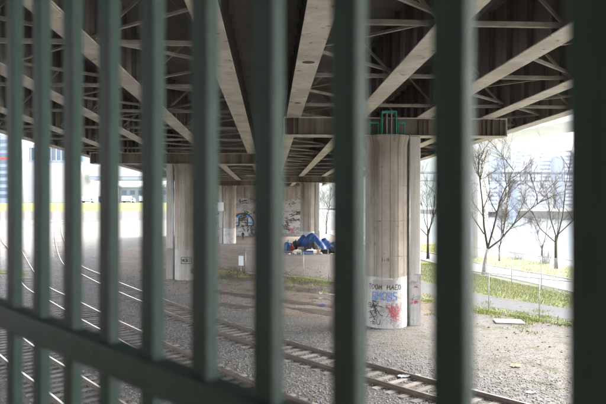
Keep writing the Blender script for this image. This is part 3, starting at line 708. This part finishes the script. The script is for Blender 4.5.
# ------------------------------------------------------------------ bare trees
def tree(label, base, limbs, trunk, seed, levels=3, group=None, name='bare_tree', dens=1.0, r0=.2):
    """trunk: local points; limbs: list of (local end point list, radius). Twigs grow from the limbs."""
    r_ = random.Random(seed); t = thing(name, label, 'tree', base, 0, group)
    b = MB(); b.tube(trunk, [r0 * (1.25 if i == 0 else 1 - .3 * i / (len(trunk) - 1)) for i in range(len(trunk))], 9); part('trunk', b, 'bark', t, smooth=True)
    bl = MB(); bt = MB()
    def grow(p, d, L, rad, lev):
        n = 4 if lev > 0 else 3; pts = [p]; dd = d.copy()
        for i in range(n):
            dd = (dd + Vector((r_.gauss(0, .13), r_.gauss(0, .13), r_.gauss(.06, .09)))).normalized(); pts.append(pts[-1] + dd * L / n)
        (bl if lev >= 2 else bt).tube(pts, [rad * (1 - .75 * i / n) for i in range(n + 1)], 6 if lev >= 2 else 3, cap=False)
        spawn(pts, L, rad, lev)
    def spawn(pts, L, rad, lev):
        if lev <= 0: return
        for _ in range(int((6 if lev > 1 else 8) * dens + r_.random())):
            f = r_.uniform(.25, 1) * (len(pts) - 1); i = min(int(f), len(pts) - 2); q = pts[i].lerp(pts[i + 1], f - i)
            base_d = (pts[i + 1] - pts[i]).normalized(); sd_ = Vector((r_.gauss(0, 1), r_.gauss(0, 1), r_.gauss(.2, .6))).normalized()
            grow(q, (base_d * .8 + sd_ * .75).normalized(), L * r_.uniform(.3, .55), max(.008, rad * r_.uniform(.3, .5)), lev - 1)
    for pts, rad in limbs:
        pts = [Vector(p) for p in pts]; n = len(pts) - 1
        rad *= .68; bl.tube(pts, [rad * (1 - .8 * i / n) for i in range(n + 1)], 7, cap=False)
        spawn(pts, sum((pts[i + 1] - pts[i]).length for i in range(n)), rad, levels)
    part('limbs', bl, 'bark', t, smooth=True); part('crown', bt, 'twig', t); return t
# metres per photo pixel at the main tree
base = Vector((16.9, 55.2, 0)); k_ = 55.2 / FPX
def tp(*pp): return [Vector(((px - 482.6) * k_, dy, (272.5 - py) * k_)) for px, py, dy in pp]
tree('large bare tree forking low, standing beside the riverside promenade', base,
     [(tp((487, 246, 0), (484, 225, .2), (483, 200, .4), (480, 178, .3), (477, 158, .2)), .17), (tp((487, 246, 0), (492, 225, -.3), (497, 200, -.5), (505, 180, -.6), (513, 163, -.6)), .15),
      (tp((487, 247, 0), (500, 238, .2), (515, 222, .5), (532, 207, .6), (546, 197, .6)), .15), (tp((484, 232, .2), (474, 215, .6), (465, 200, .9), (459, 188, 1)), .09), (tp((502, 237, .2), (509, 215, 1), (512, 195, 1.4), (520, 175, 1.5)), .08)],
     tp((482.6, 274, 0), (483.5, 262, 0), (487, 246, 0)), 5, 3, r0=.17, dens=1.5)
def generic(label, base, h, seed, group=None, r0=.14, dens=1.0, lean=0.0, levels=3):
    r_ = random.Random(seed * 13); f = h * r_.uniform(.18, .28); limbs = []
    for i in range(5):
        a = i * 1.26 + r_.uniform(-.4, .4); sp_ = h * (.12 if i == 0 else r_.uniform(.18, .33)); top = h * (1 if i == 0 else r_.uniform(.65, .92))
        p0 = Vector((lean * f, 0, f * (1 if i < 3 else 1.25))); p3 = Vector((math.cos(a) * sp_ + lean * top, math.sin(a) * sp_, top))
        limbs.append(([p0, p0.lerp(p3, .35) + Vector((math.cos(a), math.sin(a), 0)) * sp_ * .15, p0.lerp(p3, .7), p3], r0 * (.7 if i == 0 else .5)))
    return tree(label, base, limbs, [(0, 0, -.1), (lean * f * .5, .03, f * .5), (lean * f * 1.1, 0, f * 1.27)], seed, levels, group, r0=r0, dens=dens)
generic('bare tree at the far right by the river, left of the last fence bar', G(556, 269), 10.5, 2, r0=.18)
generic('small slender bare tree growing just behind the forked one', Vector((23, 69, -.1)), 7.5, 3, r0=.1)
generic('bare tree seen between the graffitied column and the next fence bar', G(428, 259), 10, 4, r0=.17)
generic('twiggy bare tree between the forked tree and the rightmost tree', Vector((26.8, 66, -.1)), 6.5, 6, r0=.09)
generic('bare tree on the bank seen right of the distant column', BW(13.4, 140, 0), 11, 7, r0=.16)
generic('further bare tree on the bank behind the distant column', BW(15.6, 162, 0), 12, 8, r0=.16)
# low bare bushes at the water's edge
for i, (px, Y, h, lb) in enumerate(((545, 66, 2.6, 'low tangle of bare brush at the water edge beside the right tree'), (517, 71, 1.4, 'small bare bush on the bank in mid gap'))):
    p = at(px, Y); r_ = random.Random(40 + i); t = thing('bare_bush', lb, 'bush', p); b = MB()
    for q in range(70):
        a = r_.uniform(0, 6.28); l = h * r_.uniform(.5, 1.1); d = Vector((math.cos(a) * r_.uniform(.2, 1), math.sin(a) * r_.uniform(.2, 1), 1.1)).normalized()
        p0 = Vector((r_.gauss(0, .4), r_.gauss(0, .3), -.25)); p1 = p0 + d * l * .5; b.tube([p0, p1, p1 + (d + Vector((r_.gauss(0, .3), r_.gauss(0, .3), .1))).normalized() * l * .5], [.018, .012, .004], 3, cap=False)
    part('stems', b, 'twig', t); b = MB()
    for q in range(160):
        p0 = Vector((r_.gauss(0, h * .35), r_.gauss(0, h * .3), r_.uniform(.2, h * .8))); b.tube([p0, p0 + Vector((r_.gauss(0, .3), r_.gauss(0, .3), r_.uniform(0, .5)))], [.008, .003], 3, cap=False)
    part('twigs', b, 'twig', t)

# ------------------------------------------------------------------ elevated ramp over the bank, river pier
rp = thing('ramp_viaduct', 'pale concrete ramp crossing beyond the cap beam at upper right', 'ramp', (25.7, 75, 0))
d = Vector((29.2 - 25.7, 64.4 - 75, 0)).normalized()
pa, pb = Vector((25.7, 75, 0)) - d * 60, Vector((25.7, 75, 0)) + d * 75
b = MB(); b.beam(pa + Vector((0, 0, 15.9)), pb + Vector((0, 0, 15.9)), 7, 1.6); part('box_girder', b, 'concrete_clean', rp, world=True)
for q in range(44):                                     # precast fascia panels with joints
    p0 = pa + d * (q * 3.05); p1 = pa + d * (q * 3.05 + 2.88); side = Vector((-d.y, d.x, 0)); side = -side if side.x > 0 else side
    b = MB(); b.beam(p0 + side * 3.58 + Vector((0, 0, 17.0)), p1 + side * 3.58 + Vector((0, 0, 17.0)), .14, 3.9); part('parapet_panel', b, 'concrete_clean', rp, world=True)
for off, lb in ((0, 'hammerhead concrete pier behind the forked tree, carrying the ramp'), (-38, 'further hammerhead pier of the ramp behind the viaduct')):
    c = Vector((22.6, 75, 0)) if off == 0 else pa + d * (60 + off)
    t = thing('ramp_pier', lb, 'bridge pier', (c.x, c.y, -.5), math.atan2(d.y, d.x) + math.pi / 2)
    b = MB(); b.add([(-.8, -.55, -4), (.8, -.55, -4), (.8, .55, -4), (-.8, .55, -4), (-.8, -.55, 13.7), (.8, -.55, 13.7), (.8, .55, 13.7), (-.8, .55, 13.7)], [(3, 2, 1, 0), (4, 5, 6, 7), (0, 1, 5, 4), (1, 2, 6, 5), (2, 3, 7, 6), (3, 0, 4, 7)])
    bevel(part('shaft', b, 'concrete_clean', t), .12, 2)
    b = MB(); b.add([(x_, y_, z_) for y_ in (-.7, .7) for x_, z_ in ((-.85, 13.7), (.85, 13.7), (1.75, 14.5), (1.75, 15.55), (-1.75, 15.55), (-1.75, 14.5))], [(0, 1, 2, 3, 4, 5), (11, 10, 9, 8, 7, 6)] + [(i, i + 6, (i + 1) % 6 + 6, (i + 1) % 6) for i in range(6)])
    part('hammerhead', b, 'concrete_clean', t)

# ------------------------------------------------------------------ far bank: city, bridge
def tower(label, px, Y, wpx, top_py, mat_, seed, dep=30):
    X = (px - CX) / FPX * Y; W = wpx / FPX * Y; H = CAMH + (HY - top_py) / FPX * Y; r_ = random.Random(seed)
    t = thing('city_building', label, 'building', (X, Y, 6), R(r_.uniform(-12, 12))); H -= 6
    b = MB(); b.box(-W / 2, W / 2, 0, dep, -6, H); part('wall', b, mat_, t)
    b = MB(); b.box(-W / 2 + 1, W / 2 - 1, 2, dep - 2, H, H + 3); part('roof', b, 'city_grey', t)
    n = max(3, int(H / 6)); g = MB(); g.box(-W / 2 + W * .06, W / 2 - W * .06, -.35, -.02, 0, 2.4); me = g.mesh('window_band', 'city_grey')
    for i in range(n): link('window_band', me, t, (0, 0, 4 + i * (H - 6) / n))
    return t
tower('squat pale block at the left end of the city skyline', 476, 900, 9, 176, 'city_tan', 1)
tower('grey tower left of the tallest white tower across the river', 505, 930, 9, 160, 'city_grey', 2)
tower('slab of pale offices in front of the skyline, left of centre', 515, 860, 15, 168, 'city_white', 3)
tower('tallest white tower across the river', 521, 960, 11, 148, 'city_white', 4)
tower('tan tower right of the tallest white tower', 533, 920, 8, 156, 'city_tan', 5)
tower('broad white tower in the middle right of the skyline', 545, 900, 13, 149, 'city_white', 6)
tower('low wide building along the far waterfront', 540, 830, 26, 183, 'city_tan', 7)
tower('grey tower at the right of the skyline', 560, 880, 9, 158, 'city_grey', 8)
tower('white tower at the right edge of the river view', 568, 940, 10, 152, 'city_white', 9)
tower('pale low waterfront building left of the bridge piers', 492, 860, 13, 184, 'city_white', 10)
br = thing('river_bridge', 'long grey bridge with many upright posts crossing the river before the city', 'bridge', BW(335, 640, 0), BR)
zb = 36.0
for nm, z0, z1 in (('deck', zb + 7.6, zb + 9.6), ('bottom_chord', zb - .5, zb)):
    b = MB(); b.box(-306, 60, -6, 6, z0, z1); part(nm, b, 'bridge_steel', br)
for i in range(46):
    b = MB(); x = -300 + i * 8; b.beam((x, -6, zb), (x, -6, zb + 7.6), .8 + .5 * (i % 3 == 0), .8); part('truss_post', b, 'bridge_steel', br)
for x in (-290, -215, -140, -65, 10):
    b = MB(); b.box(x - 3, x + 3, -5, 5, -11, zb - .5); part('pier', b, 'city_grey', br)

# ------------------------------------------------------------------ far left: embankment, building, road bridge, trucks
m = MB(); prof2 = [(298, 0), (311, 4.2), (322, 8.4), (326, 8.9), (420, 9), (460, 0)]
xs = [-420 + 12 * i for i in range(33)]
for x in xs:
    for y, z in prof2: m.v.append((x, y + 4 * math.sin(x * .03), z * (1 if x < -60 else max(0, 1 - (x + 60) / 30)) + (random.gauss(0, .15) if 0 < z < 8.9 else 0)))
for i in range(len(xs) - 1):
    for j in range(5): a = i * 6 + j; m.f.append((a, a + 6, a + 7, a + 1)); m.mi.append(0 if j else 1)
struct('embankment', m, ['grass_soil', 'ballast'], 'green railway embankment at far left')
m = MB(); m.box(-420, -60, 332, 352, 8.98, 9.06); struct('road', m, 'asphalt', 'road along the top of the far embankment')
bd = thing('office_building', 'large pale building with a blue glazed upper storey at far left', 'building', (-147, 362, 9))
b = MB(); b.box(-22, 6, 0, 30, 0, 26); part('wall', b, 'city_tan', bd)
b = MB(); b.box(-21.5, 5.5, .4, 29.6, 26, 34); u = part('glazed_storey', b, 'city_glass', bd)
b = MB(); b.box(-22.4, 6.4, -.4, 30.4, 34, 36); part('roof', b, 'city_white', bd)
b = MB(); b.box(-22.2, 6.2, -.3, 30.2, 25.2, 26.4); part('cornice', b, 'city_grey', bd)
for i in range(9):
    b = MB(); x = -20.5 + i * 3.1; b.box(x, x + .4, .1, .39, 26.4, 34); part('mullion', b, 'city_white', u)
bd = thing('slim_tower', 'slim blue grey tower with a red band at the left edge', 'building', (-178, 345, 9))
b = MB(); b.box(-7, 7, 0, 14, 0, 40); part('wall', b, 'city_grey', bd)
for z in range(3, 38, 4):
    b = MB(); b.box(-5.5, 5.5, -.2, -.01, z, z + 2.1); part('window_band', b, 'city_glass', bd)
b = MB(); b.box(-7.1, 7.1, -.3, 14.1, 25.4, 26.6); part('sign_band', b, 'red_paint', bd)
ov = thing('road_overpass', 'pale road overpass crossing the distance at left', 'overpass', (-110, 380, 9))
b = MB(); b.box(-28, 60, 0, 14, 15.2, 17.4); part('girder', b, 'city_grey', ov)
b = MB(); b.box(-28, 60, -.5, 14.5, 17.4, 23.5); part('deck', b, 'city_tan', ov)
b = MB(); b.box(-28, 60, -.8, -.5, 23.5, 25); part('parapet', b, 'city_white', ov)
for x in (-20, 8, 36):
    b = MB(); b.tube([(x, 6, -2), (x, 6, 15.2)], 1.4, 12); part('column', b, 'concrete_pale', ov, smooth=True)
bd = thing('warehouse', 'dark blue low building under the distant overpass', 'building', (-103, 400, 9))
b = MB(); b.box(-22, 26, 0, 20, 0, 11); part('wall', b, 'city_grey', bd); b = MB(); b.box(-22.5, 26.5, -.5, 20.5, 11, 12); part('roof', b, 'city_white', bd)
for i in range(8):
    b = MB(); x = -20 + i * 5.6; b.box(x, x + 3.2, -.15, -.01, 6, 9); part('window', b, 'city_glass', bd)
def truck(label, X, Y, mat_):
    t = thing('box_truck', label, 'truck', (X, Y, 9.06), 0, 'trucks on the far embankment road')
    b = MB(); b.box(-3.2, 1.9, -1.2, 1.2, .95, 3.7); bevel(part('cargo_box', b, mat_, t), .05)
    b = MB(); b.add([(x, y, z) for y in (-1.1, 1.1) for x, z in ((2.0, .5), (4.1, .5), (4.1, 1.5), (3.5, 2.6), (2.0, 2.7))], [(0, 1, 2, 3, 4), (9, 8, 7, 6, 5)] + [(i, i + 5, (i + 1) % 5 + 5, (i + 1) % 5) for i in range(5)]); cb = part('cab', b, 'white_metal' if mat_ != 'white_metal' else 'city_white', t)
    b = MB(); b.box(2.4, 3.4, -1.13, -1.105, 1.6, 2.4); part('window', b, 'city_glass', cb)
    b = MB(); b.box(-3.2, 2.0, -.9, .9, .6, .94); part('chassis', b, 'rubber', t)
    for x in (-2.1, 3.1):
        for y in (-.95, .95):
            b = MB(); b.tube([(x, y - .15, .5), (x, y + .15, .5)], .5, 14); part('wheel', b, 'rubber', t)
truck('white box truck left of the other trucks on the far embankment', -123.5, 337, 'white_metal')
truck('blue box truck between two white trucks on the far embankment', -114, 339, 'tarp_blue')
truck('white box truck under the distant overpass, right of the blue one', -100.5, 338, 'white_metal')
truck('rightmost white truck under the distant overpass', -91, 340, 'white_metal')

# ------------------------------------------------------------------ walkway and green fence in front of the camera
S_, Z0 = .125, 1.23
def bar_xy(i): return Vector((-.6018 + .0932 * i, Z0 * (1 - .0678 * i), 0))
dirf = (bar_xy(1) - bar_xy(0)).normalized(); ang = math.atan2(dirf.y, dirf.x); SL = -.0425         # the ramp climbs to the far left
def zrel(i): return (i - 4) * S_ * SL
fz = CAMH - .252
b = MB(); p0, p1 = bar_xy(-40), bar_xy(40); nrm = Vector((dirf.y, -dirf.x, 0))
nrm = nrm if nrm.dot(-bar_xy(4)) > 0 else -nrm
wv = []
for i, p in ((-40, p0), (40, p1)):
    for dn in (-.22, 2.6):
        for dz in (-.25, 0): q = p + nrm * dn; wv.append((q.x, q.y, CAMH - 1.62 + zrel(i) + dz))
b.add(wv, [(0, 1, 3, 2), (4, 6, 7, 5), (0, 4, 5, 1), (2, 3, 7, 6), (1, 5, 7, 3), (0, 2, 6, 4)]); struct('walkway', b, 'concrete_pale', 'concrete ramp on which the photographer stands')
wv = []  # unseen wall, added to block light so the bars' front faces darken
for i, p in ((-40, p0), (40, p1)):
    for dn in (2.6, 2.9):
        for dz in (-.25, 4.2): q = p + nrm * dn; wv.append((q.x, q.y, CAMH - 1.62 + zrel(i) + dz))
b = MB(); b.add(wv, [(0, 1, 3, 2), (4, 6, 7, 5), (0, 4, 5, 1), (2, 3, 7, 6), (1, 5, 7, 3), (0, 2, 6, 4)]); struct('unseen_shade_wall', b, 'concrete', 'unseen concrete wall added behind the ramp to shade the fence bars')
fn_ = thing('bar_fence', 'dark green metal bar fence close to the viewer, out of focus', 'fence', (*bar_xy(4).xy, CAMH - 1.62))
b = MB(); b.box(-.0172, .0172, -.0112, .0112, -1.5, 1.15); BAR = b.mesh('bar', 'fence_paint')
for i in range(-3, 14):
    p = bar_xy(i); o = link('bar', BAR, fn_, (p.x - fn_.location.x, p.y - fn_.location.y, 1.62 - .0), ang); bevel(o, .002, 2)
for nm, zc, hh, dd in (('middle_rail', 1.62 - .252, .048, .042), ('top_rail', 1.62 + 1.15, .05, .05), ('bottom_rail', .14, .05, .042)):
    a_, c_ = bar_xy(-12), bar_xy(16); b = MB()
    b.beam((a_.x - fn_.location.x, a_.y - fn_.location.y, zc + zrel(-12)), (c_.x - fn_.location.x, c_.y - fn_.location.y, zc + zrel(16)), dd, hh); bevel(part(nm, b, 'fence_paint', fn_), .004, 2)
for i in (-12, 16):
    p = bar_xy(i); b = MB(); b.box(-.03, .03, -.03, .03, zrel(i), 1.62 + 1.2 + zrel(i)); o = part('post', b, 'fence_paint', fn_); o.location = (p.x - fn_.location.x, p.y - fn_.location.y, 0); o.rotation_euler.z = ang

# ------------------------------------------------------------------ haze over the whole place
HAZE = .00003
if HAZE:
    b = MB(); b.box(-3800, 4600, -600, 5400, -11, 420); o = link('haze', b.mesh('haze', 'hill')); tag(o, 'thin pale haze filling the air over the river', kind='stuff')
    hm = bpy.data.materials.new('haze'); hm.use_nodes = True; n = hm.node_tree; n.nodes.clear(); out = n.nodes.new('ShaderNodeOutputMaterial'); pv = n.nodes.new('ShaderNodeVolumePrincipled')
    pv.inputs['Color'].default_value = (.86, .92, 1, 1); pv.inputs['Density'].default_value = HAZE; n.links.new(pv.outputs[0], out.inputs['Volume'])
    o.data.materials.clear(); o.data.materials.append(hm)
